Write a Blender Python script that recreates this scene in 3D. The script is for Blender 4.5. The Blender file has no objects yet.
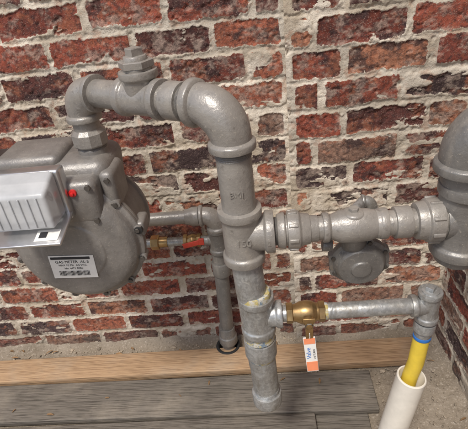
import bpy, bmesh, math, random
import numpy as np
from mathutils import Vector, Matrix
random.seed(4)
S=bpy.context.scene
# ---------------------------------------------------------------- camera
C=Vector((0,-1.155,1.235)); yaw=math.radians(4.7); pt=math.radians(31.3); ro=math.radians(6.8)
fwd=Vector((-math.sin(yaw)*math.cos(pt),math.cos(yaw)*math.cos(pt),-math.sin(pt)))
r0=fwd.cross(Vector((0,0,1))).normalized(); u0=r0.cross(fwd)
R=r0*math.cos(ro)-u0*math.sin(ro); U=r0*math.sin(ro)+u0*math.cos(ro)
cd=bpy.data.cameras.new('camera'); cam=bpy.data.objects.new('camera',cd); S.collection.objects.link(cam)
cam.matrix_world=Matrix.Translation(C)@Matrix((R,U,-fwd)).transposed().to_4x4()
cd.lens=34.6; cd.sensor_width=36; cd.clip_start=.01; cd.clip_end=500
S.camera=cam
S.view_settings.view_transform='Standard'; S.view_settings.look='None'; S.view_settings.exposure=0
# ---------------------------------------------------------------- light
w=bpy.data.worlds.new('World'); S.world=w; w.use_nodes=True
nt=w.node_tree; bg=nt.nodes['Background']; sky=nt.nodes.new('ShaderNodeTexSky'); sky.sky_type='NISHITA'; sky.sun_disc=False
EL=math.radians(60); AZ=math.radians(200)
sky.sun_elevation=EL; sky.sun_rotation=AZ; sky.air_density=1.0; sky.dust_density=3.0; sky.ozone_density=1.0
nt.links.new(sky.outputs[0],bg.inputs[0]); bg.inputs[1].default_value=.15
sd=bpy.data.lights.new('sun','SUN'); sd.energy=2.9; sd.angle=math.radians(10); sd.color=(1,.95,.87)
so=bpy.data.objects.new('sun',sd); S.collection.objects.link(so)
tosun=Vector((math.sin(AZ)*math.cos(EL),math.cos(AZ)*math.cos(EL),math.sin(EL)))
so.rotation_euler=tosun.to_track_quat('Z','Y').to_euler()
# ---------------------------------------------------------------- node helper
class NT:
    def __init__(s,name):
        s.m=bpy.data.materials.new(name); s.m.use_nodes=True; s.t=s.m.node_tree; s.b=s.t.nodes['Principled BSDF']
        s.tc=s.t.nodes.new('ShaderNodeTexCoord')
    def n(s,t,**k):
        x=s.t.nodes.new(t)
        for a,b in k.items():
            if a in x.inputs.keys(): s.put(x.inputs[a],b)
            else: setattr(x,a,b)
        return x
    def put(s,inp,v):
        if isinstance(v,bpy.types.NodeSocket): s.t.links.new(v,inp)
        else: inp.default_value=v
    def noise(s,scale,detail=3,rough=.55,dist=0,vec=None,stretch=None):
        x=s.t.nodes.new('ShaderNodeTexNoise'); x.inputs['Scale'].default_value=scale; x.inputs['Detail'].default_value=detail
        x.inputs['Roughness'].default_value=rough; x.inputs['Distortion'].default_value=dist
        v=vec or s.tc.outputs['Object']
        if stretch:
            mp=s.t.nodes.new('ShaderNodeMapping'); mp.inputs['Scale'].default_value=stretch; s.t.links.new(v,mp.inputs[0]); v=mp.outputs[0]
        s.t.links.new(v,x.inputs['Vector']); return x.outputs['Fac']
    def ramp(s,fac,*st):
        x=s.t.nodes.new('ShaderNodeValToRGB'); s.put(x.inputs[0],fac)
        e=x.color_ramp.elements
        while len(e)<len(st): e.new(.5)
        for el,(p,c) in zip(e,st):
            el.position=p; el.color=(c,c,c,1) if isinstance(c,(int,float)) else (*c,1)
        return x.outputs[0]
    def mix(s,f,a,b,mode='MIX'):
        x=s.t.nodes.new('ShaderNodeMix'); x.data_type='RGBA'; x.blend_type=mode
        s.put(x.inputs[0],f)
        for i,v in ((6,a),(7,b)):
            if isinstance(v,tuple) and len(v)==3: v=(*v,1)
            s.put(x.inputs[i],v)
        return x.outputs[2]
    def math(s,op,a,b=0.0,c=None):
        x=s.t.nodes.new('ShaderNodeMath'); x.operation=op; s.put(x.inputs[0],a); s.put(x.inputs[1],b)
        if c is not None: s.put(x.inputs[2],c)
        return x.outputs[0]
    def bump(s,h,strength=.3,dist=.002):
        x=s.t.nodes.new('ShaderNodeBump'); x.inputs['Strength'].default_value=strength; x.inputs['Distance'].default_value=dist
        s.t.links.new(h,x.inputs['Height']); s.t.links.new(x.outputs[0],s.b.inputs['Normal']); return x
    def set(s,**k):
        mp={'col':'Base Color','rough':'Roughness','metal':'Metallic','trans':'Transmission Weight','spec':'Specular IOR Level','coat':'Coat Weight','alpha':'Alpha'}
        for a,b in k.items():
            if isinstance(b,tuple) and len(b)==3: b=(*b,1)
            s.put(s.b.inputs[mp[a]],b)
        return s.m
# ---------------------------------------------------------------- materials
def paint(name,c,rough=.34,dirt=.6,metal=.12):
    n=NT(name); big=n.noise(14,4,.65); mid=n.noise(75,4,.65); sp=n.noise(210,3,.75)
    st=n.noise(26,4,.7,stretch=(1,1,.22))
    c1=tuple(x*.72 for x in c); c2=tuple(x*1.18 for x in c)
    col=n.mix(n.ramp(big,(.3,0),(.7,1)),c1,c2)
    col=n.mix(n.math('MULTIPLY',n.ramp(st,(.54,0),(.68,1)),dirt*.45),col,(.40,.36,.30))
    col=n.mix(n.math('MULTIPLY',n.ramp(sp,(.60,0),(.70,1)),dirt*.8),col,(.50,.45,.37))
    col=n.mix(n.math('MULTIPLY',n.ramp(mid,(.58,0),(.70,1)),dirt*.65),col,(.07,.06,.05))
    n.bump(n.math('ADD',mid,n.math('MULTIPLY',sp,.4)),.55,.0018)
    return n.set(col=col,rough=n.math('ADD',n.math('MULTIPLY',st,.34),rough-.18),spec=.8,metal=metal)
GP=paint('gray_enamel_paint',(.275,.256,.232))
GPD=paint('dark_gray_enamel_paint',(.175,.167,.156),.40)
GM=paint('meter_gray_paint',(.205,.192,.178),.40,.4)
def galv():
    n=NT('galvanized_steel'); v=n.n('ShaderNodeTexVoronoi'); v.inputs['Scale'].default_value=190; n.t.links.new(n.tc.outputs['Object'],v.inputs['Vector'])
    bw=n.n('ShaderNodeRGBToBW'); n.t.links.new(v.outputs['Color'],bw.inputs[0])
    col=n.mix(n.ramp(bw.outputs[0],(.2,0),(.8,1)),(.34,.35,.35),(.47,.48,.48))
    a=n.noise(32,5,.7,stretch=(1,1,.4)); st=n.ramp(a,(.43,0),(.66,1)); col=n.mix(n.math('MULTIPLY',st,.75),col,(.21,.185,.15))
    wh=n.ramp(n.noise(60,4,.7,1),(.58,0),(.66,1)); col=n.mix(n.math('MULTIPLY',wh,.5),col,(.60,.60,.56))
    n.bump(n.noise(150,3),.35,.0012)
    return n.set(col=col,rough=n.math('ADD',n.math('MULTIPLY',st,.25),.32),metal=.55)
GV=galv()
def simple(name,c,rough=.5,metal=0,var=.25,bs=120,bump=.2,**k):
    n=NT(name); f=n.noise(25,4,.65)
    col=n.mix(n.ramp(f,(.3,0),(.7,1)),tuple(x*(1-var) for x in c),tuple(min(1,x*(1+var)) for x in c))
    if bump: n.bump(n.noise(bs,3),bump,.001)
    return n.set(col=col,rough=rough,metal=metal,**k)
BRASS=simple('brass',(.42,.28,.13),.36,.85,.40)
CHROME=simple('brushed_metal',(.62,.62,.62),.30,.9,.14)
BLACK=simple('black_rubber',(.02,.02,.02),.6)
INK=simple('printed_ink',(.02,.02,.025),.6,bump=0)
STEEL=simple('steel_bolt',(.12,.11,.10),.45,.6)
RED=simple('red_plastic',(.55,.02,.02),.35)
REDV=simple('red_vinyl',(.50,.05,.03),.4)
YEL=simple('yellow_pe_pipe',(.75,.55,.06),.4,var=.12)
PVC=simple('white_pvc',(.74,.70,.62),.35,var=.09,bump=.05)
WHITE=simple('white_paper',(.76,.75,.71),.55,var=.08,bump=.0)
ORANGE=simple('orange_print',(.80,.27,.13),.5,var=.08,bump=.0)
BLUE=simple('blue_print',(.03,.16,.50),.5,var=.05,bump=.0)
def tape():
    n=NT('thread_sealant'); f=n.noise(60,4,.7)
    col=n.mix(n.ramp(f,(.44,0),(.52,1)),(.17,.23,.29),(.46,.38,.15)); col=n.mix(n.ramp(n.noise(90,4,.7),(.46,0),(.56,1)),col,(.50,.48,.42))
    n.bump(f,.7,.003); return n.set(col=col,rough=.6)
TAPE=tape()
def clearp():
    n=NT('index_cover_plastic'); f=n.noise(18,4,.6); n.bump(f,.15,.002)
    return n.set(col=n.mix(n.ramp(f,(.35,0),(.65,1)),(.70,.72,.74),(.84,.86,.88)),rough=.2,trans=.45)
CLEAR=clearp()
def brickmat():
    n=NT('old_brick_with_mortar_wash')
    a=n.n('ShaderNodeAttribute',attribute_name='bm'); c=n.n('ShaderNodeAttribute',attribute_name='bc'); mc=n.n('ShaderNodeAttribute',attribute_name='mc')
    fine=n.noise(330,2,.75); mid=n.noise(80,4,.72)
    m=n.math('ADD',a.outputs['Fac'],n.math('MULTIPLY',n.math('SUBTRACT',mid,.5),1.3))
    m=n.math('ADD',m,n.math('MULTIPLY',n.math('SUBTRACT',fine,.5),.9))
    mask=n.ramp(m,(.45,0),(.56,1))
    mort=n.mix(n.ramp(fine,(.33,.65),(.46,0)),mc.outputs['Color'],(.40,.32,.23))
    bc=n.mix(n.ramp(mid,(.36,.75),(.56,0)),c.outputs['Color'],(.045,.028,.028))
    bc=n.mix(n.ramp(fine,(.58,0),(.70,.5)),bc,(.50,.37,.30))
    n.bump(fine,.6,.003)
    return n.set(col=n.mix(mask,mort,bc),rough=.9,spec=.25)
BRICK=brickmat()
def groundmat():
    n=NT('dirty_concrete'); f=n.noise(6,5,.6); g=n.noise(160,4,.7)
    col=n.mix(n.ramp(f,(.3,0),(.7,1)),(.19,.155,.115),(.31,.265,.21))
    col=n.mix(n.ramp(g,(.55,0),(.68,1)),col,(.42,.37,.31)); col=n.mix(n.ramp(g,(.30,1),(.40,0)),col,(.07,.055,.04))
    n.bump(g,.7,.004); return n.set(col=col,rough=.9,spec=.25)
GROUND=groundmat()
def board(name,a,b,dk):
    n=NT(name)
    g=n.noise(75,4,.7,stretch=(.05,1,1)); h=n.noise(330,3,.6,stretch=(.03,1,1)); f=n.noise(7,5,.65)
    col=n.mix(n.ramp(g,(.3,0),(.7,1)),a,b); col=n.mix(n.ramp(h,(.50,0),(.60,.85)),col,dk)
    col=n.mix(n.math('MULTIPLY',n.ramp(f,(.50,0),(.72,1)),.35),col,(.38,.33,.26))
    n.bump(n.math('ADD',g,h),.8,.003); return n.set(col=col,rough=.75,spec=.3)
TAN=board('tan_composite',(.36,.235,.135),(.46,.31,.185),(.24,.15,.085))
DECK=board('gray_composite',(.135,.120,.100),(.195,.172,.145),(.070,.060,.05))
# ---------------------------------------------------------------- geometry helpers
def link(o,parent=None):
    S.collection.objects.link(o)
    if parent: o.parent=parent
    return o
def empty(name,loc=(0,0,0)):
    e=bpy.data.objects.new(name,None); e.empty_display_size=.05; S.collection.objects.link(e); return e
def finish(name,bm,mat,parent,smooth=True,ang=35):
    bmesh.ops.recalc_face_normals(bm,faces=bm.faces)
    me=bpy.data.meshes.new(name); bm.to_mesh(me); bm.free()
    if smooth:
        me.shade_smooth(); me.set_sharp_from_angle(angle=math.radians(ang))
    me.materials.append(mat)
    return link(bpy.data.objects.new(name,me),parent)
def chamf(prof,c=.0014):
    out=[prof[0]]
    for i in range(1,len(prof)-1):
        p0,p,p1=[Vector(q) for q in prof[i-1:i+2]]
        a=p0-p; b=p1-p
        if a.length<1e-7 or b.length<1e-7 or abs(a.x*b.y-a.y*b.x)/(a.length*b.length)<.35:
            out.append(tuple(p)); continue
        ca=min(c,a.length*.35); cb=min(c,b.length*.35)
        A=p+a.normalized()*ca; B=p+b.normalized()*cb; m=(A+B)/2*.5+p*.5
        out+= [tuple(A),tuple(m),tuple(B)]
    out.append(prof[-1]); return out
def rev(name,parent,o,ax,prof,mat,seg=48,ch=.0014,smooth=True,rot=0):
    o=Vector(o); ax=Vector(ax).normalized()
    if abs(ax.z)<.9: x=ax.cross(Vector((0,0,1))).normalized()
    else: x=ax.cross(Vector((0,1,0))).normalized()
    y=ax.cross(x)
    if ch: prof=chamf(prof,ch)
    bm=bmesh.new(); rings=[]
    for s,r in prof:
        if r<1e-6: rings.append([bm.verts.new(o+ax*s)])
        else: rings.append([bm.verts.new(o+ax*s+(x*math.cos(t)+y*math.sin(t))*r) for t in [rot+2*math.pi*k/seg for k in range(seg)]])
    for a,b in zip(rings,rings[1:]):
        if len(a)==1 and len(b)==1: continue
        for k in range(seg):
            j=(k+1)%seg
            if len(a)==1: bm.faces.new((a[0],b[k],b[j]))
            elif len(b)==1: bm.faces.new((a[k],a[j],b[0]))
            else: bm.faces.new((a[k],a[j],b[j],b[k]))
    return finish(name,bm,mat,parent,smooth)
def cyl(name,parent,a,b,r,mat,seg=40,**k):
    a=Vector(a); b=Vector(b); L=(b-a).length
    return rev(name,parent,a,b-a,[(0,0),(0,r),(L,r),(L,0)],mat,seg,**k)
def hexn(name,parent,o,ax,L,r,mat,n=6,rot=0):
    return rev(name,parent,o,ax,[(0,0),(0,r*.93),(L*.1,r),(L*.9,r),(L,r*.93),(L,0)],mat,n,0,False,rot)
def thread(name,parent,a,b,r,mat):
    a=Vector(a); b=Vector(b); L=(b-a).length; n=max(3,int(L/.0022)); pr=[(0,0),(0,r)]
    for i in range(n): pr+=[(L*(i+.5)/n,r-.0011),(L*(i+1)/n,r)]
    pr.append((L,0)); return rev(name,parent,a,b-a,pr,mat,40,0)
def tube(name,parent,pts,rad,mat,seg=36,caps=True):
    pts=[Vector(p) for p in pts]; n=len(pts)
    if not hasattr(rad,'__len__'): rad=[rad]*n
    T=[(pts[min(i+1,n-1)]-pts[max(i-1,0)]).normalized() for i in range(n)]
    x=T[0].orthogonal().normalized(); bm=bmesh.new(); rings=[]
    for i in range(n):
        x=(x-T[i]*x.dot(T[i])).normalized(); y=T[i].cross(x)
        rings.append([bm.verts.new(pts[i]+(x*math.cos(t)+y*math.sin(t))*rad[i]) for t in [2*math.pi*k/seg for k in range(seg)]])
    for a,b in zip(rings,rings[1:]):
        for k in range(seg):
            j=(k+1)%seg; bm.faces.new((a[k],a[j],b[j],b[k]))
    if caps: bm.faces.new(rings[0]); bm.faces.new(rings[-1])
    return finish(name,bm,mat,parent)
def elbow(name,parent,c,A,B,Rr,r,mat,band=.014,rb=None,bulge=0.0):
    c=Vector(c); A=Vector(A).normalized(); B=Vector(B).normalized(); rb=rb or r+.006
    ctr=c+(A+B)*Rr; pts=[]; 
    for i in range(17):
        t=math.pi/2*i/16; pts.append(ctr-B*Rr*math.cos(t)-A*Rr*math.sin(t))
    rad=[r+bulge*math.sin(math.pi*i/16) for i in range(17)]
    tube(name+'_body',parent,pts,rad,mat,44)
    for k,D in (('a',A),('b',B)):
        rev(name+'_band_'+k,parent,c+D*(Rr-.002),D,[(0,0),(0,r),(.004,rb),(band,rb),(band,0)],mat,44,.002)
def box(name,parent,c,s,mat,bev=.002,rot=None,seg=3):
    bm=bmesh.new(); bmesh.ops.create_cube(bm,size=1)
    for v in bm.verts: v.co=Vector((v.co.x*s[0],v.co.y*s[1],v.co.z*s[2]))
    if bev: bmesh.ops.bevel(bm,geom=bm.edges[:],offset=bev,segments=seg,affect='EDGES',profile=.5)
    Mx=(rot if rot else Matrix.Identity(3)).to_4x4(); Mx.translation=Vector(c)
    bmesh.ops.transform(bm,matrix=Mx,verts=bm.verts)
    return finish(name,bm,mat,parent,True,40)
def text(name,parent,s,loc,rot,size,mat,ext=.0002):
    cu=bpy.data.curves.new(name,'FONT'); cu.body=s; cu.size=size; cu.extrude=ext; cu.align_x='CENTER'; cu.align_y='CENTER'
    cu.materials.append(mat); o=bpy.data.objects.new(name,cu); o.matrix_world=Matrix.Translation(Vector(loc))@rot.to_4x4(); return link(o,parent)
# ---------------------------------------------------------------- noise in numpy
def vnoise(x,y,seed):
    g=np.random.RandomState(seed).rand(256,256)
    xi=np.floor(x).astype(int); yi=np.floor(y).astype(int); fx=x-xi; fy=y-yi
    fx=fx*fx*(3-2*fx); fy=fy*fy*(3-2*fy); a=xi%256; b=yi%256; a1=(a+1)%256; b1=(b+1)%256
    return (g[a,b]*(1-fx)+g[a1,b]*fx)*(1-fy)+(g[a,b1]*(1-fx)+g[a1,b1]*fx)*fy
def fbm(x,y,seed,o=4,ro=.55):
    s=0;a=1;t=0
    for i in range(o):
        s=s+a*vnoise(x*2**i+i*17.3,y*2**i+i*9.1,seed+i); t+=a; a*=ro
    return s/t
def sstep(a,b,x):
    t=np.clip((x-a)/(b-a),0,1); return t*t*(3-2*t)
def axis_vals(segs):
    out=[]
    for a,b,st in segs: out.append(np.arange(a,b,st))
    out.append(np.array([segs[-1][1]])); return np.concatenate(out)
PAL=[((.27,.072,.045),5),((.20,.055,.038),5),((.32,.105,.062),3.5),((.13,.048,.040),3.5),((.065,.042,.042),2.2),((.36,.16,.095),1.4),((.30,.18,.13),1.5)]
def lerp(a,b,t): return a+(b-a)*t[...,None]
def brick_wall(name,origin,ud,nd,us,zs,seed,Lb=.210,Cz=.0765,uoff=0.0,seams=()):
    u=axis_vals(us); z=axis_vals(zs); Ug,Zg=np.meshgrid(u,z,indexing='ij')
    rs=np.random.RandomState(seed); H=rs.rand(64,256,6)
    wz=Zg+(fbm(Ug*3+5,Zg*3,seed+50,2)-.5)*.018
    row=np.floor(wz/Cz).astype(int); rz=wz-row*Cz
    uo=Ug+uoff+(row%2)*Lb*.5+(H[row%64,0,5]-.5)*.05
    col=np.floor(uo/Lb).astype(int); lu=uo-col*Lb
    h=H[row%64,(col+60)%256]; hn=H[row%64,(col+61)%256]
    le=(h[...,0]-.5)*.030; re=(hn[...,0]-.5)*.030
    jt=.0078
    du=np.minimum(lu-le,(Lb+re)-lu)-jt; top=(h[...,1]-.5)*.010
    dz=np.minimum(rz-top*.5,Cz-rz+top*.5)-jt
    rr=.010
    qx=np.maximum(rr-du,0); qz=np.maximum(rr-dz,0)
    d=np.where((du<rr)&(dz<rr), rr-np.sqrt(qx*qx+qz*qz), np.minimum(du,dz))
    d=d+(fbm(Ug*26,Zg*26,seed+1,3)-.5)*.014+(fbm(Ug*100,Zg*100,seed+5,3,.8)-.5)*.012
    bm_=d/.009+.5
    bm_=np.minimum(bm_,1.5)
    sm=fbm(Ug*10+3,Zg*22,seed+9,5,.68)
    th=.46+h[...,2]*.30
    bm_=bm_-np.clip((sm-th)*13,0,4)
    for s0 in seams: bm_=bm_-3*np.exp(-((Ug-s0)/(.008+.010*fbm(Zg*15,Ug*0+3,seed+88,2)))**2)
    bm_=np.clip(bm_,-1,1.6)
    mask=np.clip(bm_,0,1); mask=mask*mask*(3-2*mask)
    flat=(1-sstep(.0,1.0,np.clip(-d/.006,0,1)))  # smears stand proud, joints lie slightly back
    hgt=(1-mask)*(-.0012+.0034*flat+.0024*(fbm(Ug*14,Zg*24,seed+21,3)-.5)*2)+mask*((h[...,3]-.5)*.006)
    hgt=hgt+(fbm(Ug*120,Zg*120,seed+31,3,.8)-.5)*.0028+(fbm(Ug*35,Zg*35,seed+33,3)-.5)*.003
    pit=sstep(.62,.74,fbm(Ug*55,Zg*55,seed+35,3)); hgt=hgt-pit*.0028
    o=np.array(origin); ud=np.array(ud,float); nd=np.array(nd,float)
    P=o[None,None]+Ug[...,None]*ud+Zg[...,None]*np.array([0,0,1.])+hgt[...,None]*nd
    nu,nz=Ug.shape; idx=np.arange(nu*nz).reshape(nu,nz)
    q=np.stack([idx[:-1,:-1],idx[1:,:-1],idx[1:,1:],idx[:-1,1:]],-1).reshape(-1,4)
    cr=np.cross(ud,[0,0,1.]); 
    if np.dot(cr,nd)<0: q=q[:,::-1]
    me=bpy.data.meshes.new(name); me.vertices.add(nu*nz); me.vertices.foreach_set('co',P.reshape(-1).astype(np.float32))
    me.loops.add(q.size); me.loops.foreach_set('vertex_index',q.reshape(-1).astype(np.int32))
    me.polygons.add(len(q)); me.polygons.foreach_set('loop_start',np.arange(0,q.size,4,dtype=np.int32))
    me.polygons.foreach_set('use_smooth',np.ones(len(q),dtype=bool)); me.update(calc_edges=True)
    at=me.attributes.new('bm','FLOAT','POINT'); at.data.foreach_set('value',bm_.reshape(-1).astype(np.float32))
    ws=np.array([p[1] for p in PAL]); cs=np.cumsum(ws/ws.sum()); ci=np.clip(np.searchsorted(cs,h[...,4]),0,len(PAL)-1)
    cols=np.array([p[0] for p in PAL])[ci]*(.75+.5*h[...,1])[...,None]
    cols=cols*(.55+.9*fbm(Ug*11,Zg*18,seed+70,3))[...,None]
    burn=sstep(.51,.64,fbm(Ug*17,Zg*24,seed+72,5,.7)+(h[...,5]-.55)*.24); cols=lerp(cols,np.array([.05,.032,.032]),burn*.85)
    org=sstep(.56,.68,fbm(Ug*24,Zg*30,seed+76,4,.65)); cols=lerp(cols,np.array([.38,.14,.075]),org*.5)
    dust=sstep(.51,.66,fbm(Ug*30,Zg*42,seed+80,5,.75)+(h[...,0]-.5)*.12); cols=lerp(cols,np.array([.48,.38,.31]),dust*.55)
    mort=lerp(np.array([.46,.39,.30]),np.array([.70,.63,.53]),sstep(.3,.68,fbm(Ug*12,Zg*18,seed+83,4,.6)))
    mort=lerp(mort,np.array([.44,.40,.34]),sstep(.48,.7,fbm(Ug*3,Zg*4,seed+90,3))*.55)
    mort=lerp(mort,np.array([.38,.22,.15]),sstep(.60,.72,fbm(Ug*40,Zg*40,seed+93,4,.7))*.5)
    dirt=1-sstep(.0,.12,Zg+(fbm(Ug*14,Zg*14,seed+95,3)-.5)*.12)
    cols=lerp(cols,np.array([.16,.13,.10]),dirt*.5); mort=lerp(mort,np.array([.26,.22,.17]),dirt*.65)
    one=np.ones(cols.shape[:2]+(1,))
    for nm,cc in (('bc',cols),('mc',mort)):
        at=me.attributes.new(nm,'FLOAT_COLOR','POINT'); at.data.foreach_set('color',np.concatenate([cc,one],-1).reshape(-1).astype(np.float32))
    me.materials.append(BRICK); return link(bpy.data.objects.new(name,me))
F=.0026
JX=.081; JY=-.022; CX=.548
brick_wall('brick_wall',(0,0,0),(1,0,0),(0,-1,0),[(-2.6,-1.15,.012),(-1.15,JX+.008,F)],[(-.02,1.30,F),(1.30,2.6,.012)],11,seams=(JX,))
w2=empty('brick_wall.001')
a=brick_wall('panel_face',(JX,JY,0),(1,0,0),(0,-1,0),[(-.0045,CX-JX+.02,F)],[(-.02,1.30,F),(1.30,2.6,.012)],37,uoff=.05,seams=(0,CX-JX)); a.parent=w2
b=brick_wall('panel_edge',(JX,0.01,0),(0,-1,0),(-1,0,0),[(0,-JY+.0095,F)],[(-.02,1.30,F),(1.30,2.6,.012)],38,uoff=.09,seams=(0,.01,.02,.03,.04)); b.parent=w2
brick_wall('brick_wall.002',(CX,0,0),(0,-1,0),(-1,0,0),[(0,1.0,F),(1.0,3.2,.012)],[(-.02,1.2,F),(1.2,2.6,.012)],59,uoff=.03,seams=(-JY,))
# ---------------------------------------------------------------- ground
bm=bmesh.new(); bmesh.ops.create_grid(bm,x_segments=2,y_segments=2,size=60); finish('ground',bm,GROUND,None,False).location=(0,0,-.004)
def gpatch():
    u=np.arange(-1.5,.6,.005); v=np.arange(-.75,.02,.005); X,Y=np.meshgrid(u,v,indexing='ij')
    Z=.004+(fbm(X*6,Y*6,5,3)-.5)*.012+(fbm(X*60,Y*60,8,3,.8)-.5)*.007
    dw=np.minimum(np.where(X>JX,JY-Y,-Y),CX-X); Z=Z+.026*np.exp(-np.clip(dw,0,1)/.016)*(.3+1.1*fbm(X*14,Y*14,77,3))
    nu,nz=X.shape; idx=np.arange(nu*nz).reshape(nu,nz)
    q=np.stack([idx[:-1,:-1],idx[1:,:-1],idx[1:,1:],idx[:-1,1:]],-1).reshape(-1,4)
    me=bpy.data.meshes.new('concrete_footing'); me.from_pydata(np.stack([X,Y,Z],-1).reshape(-1,3).tolist(),[],q.tolist()); me.shade_smooth(); me.materials.append(GROUND)
    link(bpy.data.objects.new('concrete_footing',me))
gpatch()
GRIT=simple('grit',(.30,.25,.19),.9,var=.5)
def gravel():
    bm=bmesh.new(); rs=random.Random(9)
    for i in range(650):
        k=rs.random()
        if k<.55: x=rs.uniform(-1.2,.53); y=(JY if x>JX else 0)-abs(rs.gauss(0,.022))-.006
        elif k<.85: x=rs.uniform(.30,.54); y=rs.uniform(-.6,-.03)
        else: x=rs.uniform(-1.2,.4); y=-.177+rs.gauss(0,.004)
        s=rs.uniform(.0012,.0045); 
        if rs.random()<.06: s*=1.9
        m=Matrix.Translation((x,y,.008+s*.4))@Matrix.Rotation(rs.random()*6,4,'Z')@Matrix.Diagonal((s*rs.uniform(.8,1.8),s,s*.7,1))
        bmesh.ops.create_icosphere(bm,subdivisions=1,radius=1,matrix=m)
    finish('gravel',bm,GRIT,None,False)
gravel()
LEAF=simple('dry_leaf',(.22,.13,.06),.8,var=.5)
def leaves():
    bm=bmesh.new(); rs=random.Random(21)
    for i in range(34):
        k=rs.random()
        if k<.5: x=rs.uniform(-1.1,.5); y=(JY if x>JX else 0)-rs.uniform(.01,.06); z=.016
        elif k<.8: x=rs.uniform(.32,.52); y=rs.uniform(-.5,-.05); z=.014
        else: x=rs.uniform(-.9,.25); y=rs.uniform(-.31,-.20); z=.0375
        L=rs.uniform(.005,.013); W=L*rs.uniform(.12,.4); t=rs.random()*6.28; cs,sn=math.cos(t),math.sin(t)
        row=[]
        for j in range(5):
            s=(j/4-.5)*2*L; ww=W*math.cos((j/4-.5)*2.7)+.0004; c=.25*L*math.cos((j/4-.5)*3)
            row.append([bm.verts.new((x+cs*s-sn*e*ww,y+sn*s+cs*e*ww,z+c+abs(e)*W*.5)) for e in (-1,0,1)])
        for a_,b_ in zip(row,row[1:]):
            for q in (0,1): bm.faces.new((a_[q],a_[q+1],b_[q+1],b_[q]))
    finish('dry_leaves',bm,LEAF,None)
leaves()
def plank(name,x0,x1,y0,y1,z0,th,mat,rz=0,tilt=0):
    cx=(x0+x1)/2; cy=(y0+y1)/2
    o=box(name,None,(0,0,0),(x1-x0,abs(y1-y0),th),mat,.004); o.location=(cx,cy,z0+th/2); o.rotation_euler=(tilt,0,rz); return o
plank('wooden_board',-1.25,.467,-.168,-.072,.010,.030,TAN,math.radians(.25))
plank('deck_board',-1.4,.288,-.322,-.184,.012,.024,DECK,math.radians(-.5))
plank('deck_board.001',-1.3,.10,-.470,-.334,.008,.024,DECK,math.radians(.3))
plank('deck_board.002',-.6,.255,-.44,-.30,-.014,.024,DECK,math.radians(-1.5))
# ---------------------------------------------------------------- painted gas piping
Y=-.485; ZR=1.020; ZT=.785; XR=-.045
RP=.0295
g=empty('gas_pipe')
cR=Vector((XR,Y,ZR)); cL=Vector((-.338,-.313,ZR)); dT=(cR-cL).normalized()
X1=Vector((1,0,0)); Z1=Vector((0,0,1))
elbow('riser_elbow',g,cR,-dT,-Z1,.055,.0325,GP,.016,.039,.003)
elbow('meter_elbow',g,cL,dT,-Z1,.043,.029,GP,.014,.0345,.003)
cyl('top_pipe',g,cL+dT*.04,cR-dT*.05,.0255,GP)
thread('top_thread',g,cR-dT*.086,cR-dT*.066,.027,GPD)
cT=cR-dT*.172
rev('top_tee_body',g,cT-dT*.046,dT,[(0,0),(0,.0345),(.013,.0345),(.017,.030),(.075,.030),(.079,.0345),(.092,.0345),(.092,0)],GP,44,.002)
rev('top_tee_neck',g,cT,Z1,[(0,0),(0,.028),(.032,.028),(.036,.033),(.048,.033),(.048,0)],GP,44,.002)
rev('plug_bushing',g,cT+Z1*.047,Z1,[(0,0),(0,.025),(.006,.025),(.006,0)],GP,40)
hexn('plug_hex',g,cT+Z1*.052,Z1,.012,.030,GP)
rev('plug_collar',g,cT+Z1*.063,Z1,[(0,0),(0,.021),(.008,.019),(.008,0)],GP,40)
hexn('plug_head',g,cT+Z1*.070,Z1,.013,.0145,GP,4)
rev('top_coupling',g,cR-dT*.116,dT,[(0,0),(0,.032),(.032,.032),(.032,0)],GP,44,.002)
cyl('riser_pipe',g,(XR,Y,ZR-.05),(XR,Y,.728),RP,GP)
thread('riser_thread',g,(XR,Y,ZR-.082),(XR,Y,ZR-.069),.0305,GPD)
cM=Vector((XR,Y,ZT))
rev('mid_tee_body',g,cM+Z1*.056,-Z1,[(0,0),(0,.039),(.015,.039),(.019,.034),(.093,.034),(.097,.039),(.112,.039),(.112,0)],GP,44,.002)
rev('mid_tee_branch',g,cM,X1,[(0,0),(0,.033),(.040,.033),(.043,.039),(.058,.039),(.058,0)],GP,44,.002)
faceM=Matrix(((1,0,0),(0,0,-1),(0,1,0)))
text('cast_mark_a',g,'150',cM+Vector((.004,-.0338,.0)),faceM,.018,GP,.0010)
text('cast_mark_b',g,'2',cM+Vector((.048,-.0385,.0)),faceM,.013,GP,.0010)
text('cast_mark_c',g,'BMI',Vector((XR,Y-.0295,.88)),faceM,.015,GP,.0008)
def P(x,dz=0): return Vector((x,Y,ZT+dz))
cyl('run_pipe_a',g,P(.0),P(.09),.024,GP)
thread('run_thread',g,P(.012),P(.02),.026,GPD)
rev('union_a',g,P(.018),X1,[(0,0),(0,.030),(.010,.033),(.014,.033),(.014,.028),(.018,.028),(.018,.035),(.038,.035),(.042,.030),(.058,.027),(.058,0)],GP,44,.0015)
for i in range(8):
    t=i*math.pi/4; box('union_lug_%d'%i,g,P(.046)+Vector((0,math.cos(t)*.034,math.sin(t)*.034)),(.016,.007,.007),GP,.0015,Matrix.Rotation(-t,3,'X'))
cyl('run_pipe_b',g,P(.07),P(.13),.0215,GP)
cyl('run_pipe_c',g,P(.18),P(.33),.0225,GP)
rev('hex_reducer',g,P(.190),X1,[(0,0),(0,.026),(.012,.027),(.02,.025),(.02,0)],GP,40,.0015)
rev('run_coupling',g,P(.222),X1,[(0,0),(0,.0285),(.028,.0285),(.028,0)],GP,44,.002)
rev('union_b',g,P(.258),X1,[(0,0),(0,.032),(.012,.034),(.016,.034),(.018,.039),(.042,.039),(.044,.033),(.060,.033),(.060,0)],GP,44,.0015)
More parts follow.
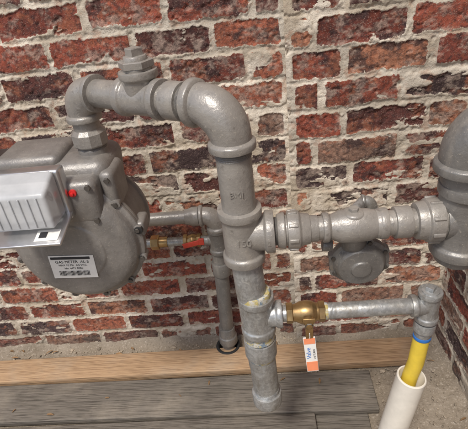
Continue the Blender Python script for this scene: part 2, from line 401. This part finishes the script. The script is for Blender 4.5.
for i in range(8):
    t=i*math.pi/4+.2; box('union_lug_b%d'%i,g,P(.288)+Vector((0,math.cos(t)*.038,math.sin(t)*.038)),(.020,.007,.007),GP,.0015,Matrix.Rotation(-t,3,'X'))
# large pipe at right
lg=empty('large_gas_pipe'); LX=.340; cE=Vector((LX-.010,Y,.955))
elbow('large_elbow',lg,cE,X1,-Z1,.060,.044,GPD,.018,.051,.004)
cyl('large_vertical',lg,cE-Z1*.055,(LX,Y,.70),.038,GPD)
cyl('large_to_wall',lg,cE+X1*.06,(CX+.03,Y,.955),.040,GPD)
rev('large_tee',lg,(LX,Y,ZT+.07),-Z1,[(0,0),(0,.048),(.018,.048),(.022,.042),(.118,.042),(.122,.048),(.14,.048),(.14,0)],GPD,44,.002)
rev('large_tee_neck',lg,(LX,Y,ZT),-X1,[(0,0),(0,.036),(.036,.036),(.036,0)],GPD,44,.002)
rev('large_tee_plug',lg,(LX,Y,ZT-.068),-Z1,[(0,0),(0,.036),(.02,.036),(.02,.018),(.035,.018),(.035,0)],GPD,40,.002)
# ---------------------------------------------------------------- regulator
r=empty('gas_regulator')
rev('body',r,P(.098),X1,[(0,0),(0,.027),(.010,.027),(.014,.022),(.03,.029),(.055,.031),(.08,.029),(.095,.024),(.100,.028),(.112,.028),(.112,0)],GP,44,.002)
rev('spring_case_base',r,P(.152),Z1,[(0,0),(0,.020),(.027,.020),(.030,.016),(.032,0)],GP,40,.003)
hexn('top_plug',r,P(.152,.029),Z1,.008,.009,GP,6)
cG=Vector((.172,-.455,.684)); aG=Vector((.0,-.93,-.12)).normalized()
tube('neck',r,[P(.152),Vector((.158,-.462,.74)),Vector((.165,-.44,.70))],[.022,.025,.027],GPD)
rev('diaphragm_case',r,cG-aG*.03,aG,[(0,0),(0,.030),(.008,.046),(.022,.050),(.024,.057),(.036,.057),(.038,.050),(.045,.047),(.054,.042),(.056,.020),(.060,.018),(.060,0)],GPD,48,.0015)
xa=aG.cross(Z1).normalized(); ya=xa.cross(aG)
for i in range(8):
    t=i*math.pi/4+.3; q=cG+xa*math.cos(t)*.052+ya*math.sin(t)*.052
    rev('case_lug_%d'%i,r,q-aG*.008,aG,[(0,0),(0,.009),(.015,.009),(.015,0)],GPD,20,.001)
    hexn('case_bolt_%d'%i,r,q-aG*.012,aG,.023,.0048,STEEL)
rev('side_port',r,(.118,-.470,.735),(-.9,0,.1),[(0,0),(0,.012),(.018,.012),(.018,0)],GPD,30)
vp=empty('vent_pipe')
vc=Vector((.232,-.30,.722))
elbow('vent_elbow',vp,vc,X1*-1,-Z1,.016,.0125,GV,.008,.0155)
cyl('vent_nipple',vp,vc-Z1*.015,vc-Z1*.16,.0105,GV)
cyl('vent_stub',vp,vc-X1*.02,vc-X1*.05+Vector((0,-.04,0)),.0105,GV)
rev('vent_tape',vp,vc-Z1*.026,-Z1,[(0,0),(0,.0118),(.008,.0118),(.008,0)],BLUE,30)
# ---------------------------------------------------------------- galvanised drip leg and branch
d=empty('galvanized_pipe'); XD=-.032; ZL=.590
cyl('lower_riser',d,(XR+.002,Y,.735),(XD,Y,.44),.0290,GV)
rev('tape_neck',d,(XR+.002,Y,.729),-Z1,[(0,0),(0,.0305),(.006,.0305),(.006,0)],TAPE,40)
rev('lower_tee',d,(XD,Y,ZL+.048),-Z1,[(0,0),(0,.0355),(.014,.0355),(.018,.032),(.078,.032),(.082,.0355),(.096,.0355),(.096,0)],GV,44,.002)
rev('tape_top',d,(XD-.0015,Y,ZL+.060),-Z1,[(0,0),(0,.0305),(.006,.0315),(.013,.0325),(.013,0)],TAPE,40)
rev('tape_bottom',d,(XD,Y,ZL-.047),-Z1,[(0,0),(0,.0325),(.010,.030),(.020,.0325),(.020,0)],TAPE,40)
rev('tee_branch',d,(XD,Y,ZL-.006),X1,[(0,0),(0,.025),(.036,.025),(.040,.0285),(.050,.0285),(.050,.016),(.056,.016),(.056,0)],GV,40,.002)
rev('coupling',d,(XD,Y,.520),-Z1,[(0,0),(0,.034),(.045,.034),(.045,0)],GV,44,.002)
rev('coupling_tape',d,(XD,Y,.478),-Z1,[(0,0),(0,.0325),(.010,.0300),(.012,.0295),(.012,0)],TAPE,40)
cyl('drip_nipple',d,(XD,Y,.48),(XD+.004,Y,.345),.0290,GV)
thread('drip_thread',d,(XD+.004,Y,.362),(XD+.004,Y,.345),.0295,GV)
rev('drip_cap',d,(XD+.004,Y,.350),-Z1,[(0,0),(0,.034),(.034,.034),(.043,.029),(.046,0)],GV,44,.003)
ZB=ZL-.006
def Q(x,dz=0,dy=0): return Vector((x,Y+dy,ZB+dz))
cyl('branch_nipple',d,Q(.0),Q(.06),.0165,GV); cyl('branch_run',d,Q(.09),Q(.29),.0162,GV)
thread('branch_thread',d,Q(.112),Q(.124),.0168,GV)
rev('tape_run',d,Q(.102),X1,[(0,0),(0,.0185),(.007,.0172),(.007,0)],TAPE,30)
XE=.306
rev('end_tee',d,Q(XE,.036),-Z1,[(0,0),(0,.023),(.010,.023),(.013,.020),(.061,.020),(.064,.023),(.074,.023),(.074,0)],GV,40,.0015)
rev('end_tee_neck',d,Q(XE),-X1,[(0,0),(0,.0195),(.022,.0195),(.025,.0225),(.035,.0225),(.035,0)],GV,40,.0015)
rev('end_plug',d,Q(XE,.035),Z1,[(0,0),(0,.0165),(.004,.0165),(.004,0)],GV,30)
hexn('end_plug_head',d,Q(XE,.038),Z1,.009,.0105,GV,4)
lean=Vector((.306,Y,ZB-.034)); top=Vector((.2995,Y,.43)); dl=(top-lean).normalized()
thread('end_nipple',d,lean,lean+dl*.03,.0168,GV)
rev('end_reducer',d,lean+dl*.010,dl,[(0,0),(0,.0215),(.022,.0215),(.027,.018),(.038,.0175),(.038,0)],GV,40,.0015)
rev('transition_ring',d,lean+dl*.048,dl,[(0,0),(0,.0182),(.008,.0182),(.008,0)],BLUE,36)
# ---------------------------------------------------------------- yellow riser in white sleeve
ptop=Vector((.2955,Y,.372)); pb=Vector((.243,Y,-.02)); pd=(pb-ptop).normalized()
yp=empty('yellow_gas_pipe'); tube('yellow_tube',yp,[lean+dl*.054,top+Vector((0,0,-.01)),ptop+Vector((-.002,.004,0)),ptop+pd*.12],.0168,YEL)
pv=empty('pvc_pipe'); L=(pb-ptop).length
rev('sleeve',pv,ptop,pd,[(.10,.0272),(.002,.0272),(0,.028),(0,.0305),(.002,.032),(L,.032)],PVC,48,0)
# ---------------------------------------------------------------- brass ball valve + tag
v=empty('ball_valve')
hexn('hex_left',v,Q(.026),X1,.013,.0215,BRASS); hexn('hex_right',v,Q(.090),X1,.013,.0215,BRASS)
rev('valve_body',v,Q(.038),X1,[(0,0),(0,.017),(.006,.018),(.016,.0225),(.028,.024),(.040,.0225),(.048,.018),(.054,.018),(.054,0)],BRASS,40,.001)
sx=.068
rev('stem',v,Q(sx),(0,-1,-.1),[(0,0),(0,.012),(.026,.012),(.028,.0065),(.038,.0065),(.038,0)],BRASS,30)
hexn('stem_nut',v,Q(sx,-.003,-.030),(0,-1,-.1),.007,.0085,STEEL)
box('handle',v,Q(sx,-.020,-.034),(.015,.003,.052),BRASS,.001)
box('square_head',v,Q(sx,.010,-.034),(.024,.004,.010),BRASS,.001)
tg=empty('hang_tag'); 
tr=Matrix.Rotation(math.radians(-4),3,'Y')@Matrix.Rotation(math.radians(-8),3,'X')
tc=Q(sx+.002,-.078,-.040)
box('card',tg,tc,(.024,.0012,.088),WHITE,.0005,tr,1)
fr=tr@faceM
nrm=tr@Vector((0,-1,0)); dn=tr@Vector((0,0,-1))
box('orange_band',tg,tc+dn*.030+nrm*.0008,(.0225,.0010,.024),ORANGE,.0003,tr,1)
box('orange_band_top',tg,tc-dn*.034+nrm*.0008,(.0225,.0010,.014),ORANGE,.0003,tr,1)
text('tag_text',tg,'Valve',tc+nrm*.0009+dn*-.004+tr@Vector((-.004,0,0)),fr@Matrix.Rotation(math.radians(90),3,'Z'),.013,BLUE)
text('tag_text_2',tg,'1/4 TURN',tc+nrm*.0009+tr@Vector((.007,0,0)),fr@Matrix.Rotation(math.radians(90),3,'Z'),.006,INK)
tube('tag_tie',tg,[tc-dn*.040,tc-dn*.047+Vector((.002,-.004,0)),Q(sx,-.02,-.038)],.0009,WHITE,8)
# ---------------------------------------------------------------- rear service pipe with red valve
s=empty('service_pipe'); sy=-.062; sx0=-.150; SZ=.572
cyl('stub_up',s,(sx0-.012,sy,.03),(sx0+.006,sy,.53),.0225,GPD)
rev('stub_collar',s,(sx0-.010,sy,.06),Z1,[(0,0),(0,.031),(.03,.031),(.034,.027),(.07,.027),(.07,0)],GPD,36,.002)
rev('riser_coupling',s,(sx0+.003,sy,.36),Z1,[(0,0),(0,.029),(.045,.029),(.045,0)],GPD,36,.002)
rev('side_outlet_tee',s,(sx0+.005,sy,.445),Z1,[(0,0),(0,.030),(.012,.030),(.015,.0265),(.070,.0265),(.073,.030),(.084,.030),(.084,0)],GPD,36,.002)
rev('side_outlet',s,(sx0+.005,sy,.487),-X1,[(0,0),(0,.017),(.030,.017),(.030,0)],GPD,30)
elbow('service_elbow',s,(sx0+.007,sy,SZ),(-1,0,0),(0,0,-1),.036,.025,GP,.012,.031,.002)
rev('service_reducer',s,(sx0-.040,sy,SZ),-X1,[(0,0),(0,.028),(.018,.028),(.034,.0225),(.040,.0225),(.040,0)],GP,36,.002)
cyl('service_run',s,(sx0-.03,sy,SZ),(-.62,sy,SZ),.0195,GP)
cyl('service_horizontal',s,(-.17,sy,.487),(-.42,sy,.492),.0135,GV)
rev('ground_sleeve',s,(sx0-.014,sy,-.005),Z1,[(0,.030),(.044,.030),(.046,.032),(.048,.034),(.048,.040),(.045,.042),(.0,.042)],BLACK,40,0)
sv=empty('shutoff_valve')
hexn('hex_a',sv,(-.248,sy,.489),X1,.012,.020,BRASS); hexn('hex_b',sv,(-.208,sy,.489),X1,.012,.020,BRASS)
rev('ball_body',sv,(-.238,sy,.489),X1,[(0,0),(0,.015),(.017,.021),(.034,.015),(.034,0)],BRASS,30)
cyl('ball_stem',sv,(-.220,sy,.489),(-.220,sy-.030,.495),.007,BRASS)
box('lever',sv,(-.216,sy-.034,.500),(.060,.004,.016),REDV,.0015,Matrix.Rotation(math.radians(-12),3,'Y'))
box('lever_tip',sv,(-.190,sy-.034,.506),(.016,.006,.022),REDV,.002)
fc=empty('brass_fitting')
hexn('flare_nut',fc,(-.345,sy,.491),X1,.024,.022,BRASS); rev('flare_body',fc,(-.325,sy,.491),X1,[(0,0),(0,.016),(.03,.016),(.03,0)],BRASS,30)
# ---------------------------------------------------------------- gas meter
m=empty('gas_meter'); MX=-.397; MZ=.722; X0,X2=-.64,-.296
FA=Vector((0,-1,0))
rev('drum',m,(MX,-.225,MZ),FA,[(0,0),(0,.092),(.010,.110),(.022,.116),(.024,.126),(.034,.126),(.038,.121),(.140,.121),(.143,.140),(.152,.140),(.152,0)],GM,80,.002)
rev('front_cover',m,(MX,-.3775,MZ),FA,[(0,0),(0,.140),(.009,.140),(.012,.131),(.024,.127),(.034,.116),(.039,.103),(.040,.068),(.043,.064),(.043,0)],GM,80,.003)
for i in range(12):
    t=2*math.pi*i/12+.2; q=Vector((MX+math.cos(t)*.136,-.378,MZ+math.sin(t)*.136))
    rev('cover_lug_%d'%i,m,q+Vector((0,.012,0)),FA,[(0,0),(0,.0095),(.025,.0095),(.025,0)],GM,20,.001)
    hexn('cover_screw_%d'%i,m,q-Vector((0,.012,0)),FA,.005,.0052,STEEL)
def casting():
    bm=bmesh.new(); bmesh.ops.create_cube(bm,size=1)
    for vv in bm.verts:
        up=vv.co.z>0; x=vv.co.x; y=vv.co.y
        vv.co=Vector(((X0+X2)/2+x*(X2-X0)*(1.0 if up else .94), -.310+y*(.145 if up else .13), .900 if up else .775))
    bmesh.ops.bevel(bm,geom=bm.edges[:],offset=.028,segments=6,affect='EDGES',profile=.5)
    return finish('upper_casting',bm,GM,m,True,50)
casting()
box('top_cap',m,(-.46,-.308,.895),(.135,.118,.040),GM,.015,None,5)
box('front_housing',m,(-.375,-.388,.832),(.120,.060,.095),GM,.016,None,5)
box('shoulder_rib',m,(X2-.006,-.345,.838),(.030,.085,.085),GM,.012,None,4)
for kk,sxx in enumerate((-.338,-.575)):
    rev('spud_%d'%kk,m,(sxx,-.313,.860),Z1,[(0,0),(0,.040),(.030,.036),(.036,.030),(.048,.030),(.048,0)],GM,40,.002)
    thread('spud_thread_%d'%kk,m,(sxx,-.313,.903),(sxx,-.313,.918),.0290,GM)
    rev('swivel_nut_%d'%kk,m,(sxx,-.313,.914),Z1,[(0,0),(0,.033),(.003,.035),(.026,.035),(.030,.031),(.034,.027),(.034,0)],GP,10,0,False)
    cyl('swivel_nipple_%d'%kk,m,(sxx,-.313,.93),(sxx,-.313,.985),.0262,GP)
elbow('outlet_elbow',m,(-.575,-.313,ZR),(-1,0,0),-Z1,.043,.029,GP,.014,.0345,.003)
cyl('outlet_pipe',m,(-.615,-.313,ZR),(-.95,-.313,ZR),.0255,GP)
for i,(x,z) in enumerate([(-.328,.796),(-.328,.868),(-.300,.81),(-.300,.865)]):
    yy=-.416 if i<2 else -.386
    hexn('housing_screw_%d'%i,m,(x,yy,z),FA,.006,.006,STEEL)
cyl('seal_plug',m,(-.358,-.414,.860),(-.358,-.423,.860),.0075,RED,24); cyl('seal_tip',m,(-.358,-.42,.860),(-.358,-.428,.860),.0035,RED,16)
box('side_ear',m,(-.262,-.36,.745),(.022,.05,.034),GM,.006); cyl('side_plug',m,(-.262,-.384,.748),(-.262,-.392,.748),.009,BLACK,24)
ix=-.430; iz=.868
box('index_base',m,(ix,-.418,iz-.005),(.128,.030,.105),CHROME,.006)
def cover():
    bm=bmesh.new(); bmesh.ops.create_cube(bm,size=1)
    for vv in bm.verts:
        fr_=vv.co.y<0; up=vv.co.z>0
        vv.co=Vector((ix+vv.co.x*.112, -.492 if fr_ else -.432, iz+(.050 if up and not fr_ else .030 if up else -.040)))
    bmesh.ops.bevel(bm,geom=bm.edges[:],offset=.007,segments=4,affect='EDGES',profile=.5)
    return finish('index_cover',bm,CLEAR,m,True,50)
cover()
for i in range(6): box('cover_ridge_%d'%i,m,(ix-.040+i*.016,-.4935,iz-.004),(.0025,.003,.058),CLEAR,.0008)
box('index_plate',m,(ix,-.452,iz-.002),(.096,.006,.062),WHITE,.001)
for i in range(4):
    rev('dial_%d'%i,m,(ix-.033+i*.022,-.4555,iz+.008),FA,[(0,.0088),(.0008,.0088),(.0008,.0078),(0,.0078)],INK,24,0)
    box('pointer_%d'%i,m,(ix-.033+i*.022,-.4565,iz+.008),(.0012,.001,.013),INK,0,Matrix.Rotation(.7*i,3,'Y'))
sr=Matrix.Rotation(math.radians(12),3,'X')
box('index_shelf',m,(ix,-.470,iz-.052),(.132,.085,.006),CHROME,.002,sr)
box('shelf_label',m,(ix+.036,-.490,iz-.0525),(.044,.028,.0012),WHITE,.0004,sr,1)
box('shelf_code',m,(ix+.028,-.490,iz-.0515),(.014,.014,.0012),INK,0,sr)
fl=faceM@Matrix.Rotation(math.radians(-3),3,'Z'); lrot=Matrix.Rotation(math.radians(3),3,'Y')
lc=Vector((-.406,-.4209,.690))
def LB(x,z,dy): return lc+lrot@Vector((x,0,z))+Vector((0,-dy,0))
box('rating_label',m,LB(0,0,.0006),(.094,.0010,.058),WHITE,.0003,lrot,1)
box('label_rule',m,LB(-.002,.023,.0014),(.082,.0008,.006),INK,0,lrot)
text('label_text_a',m,'GAS METER  AL-5',LB(0,.013,.0013),fl,.0092,INK)
text('label_text_b',m,'MAX 10 PSI   0.5 W.C.',LB(0,.0045,.0013),fl,.0064,INK)
text('label_text_c',m,'No. 4471 0286',LB(0,-.0035,.0013),fl,.0064,INK)
for i in range(26):
    box('barcode_%d'%i,m,LB(-.032+i*.0025,-.016,.0014),(random.choice([.0006,.0011,.0015]),.0008,.012),INK,0,lrot)
bpy.context.view_layer.update()
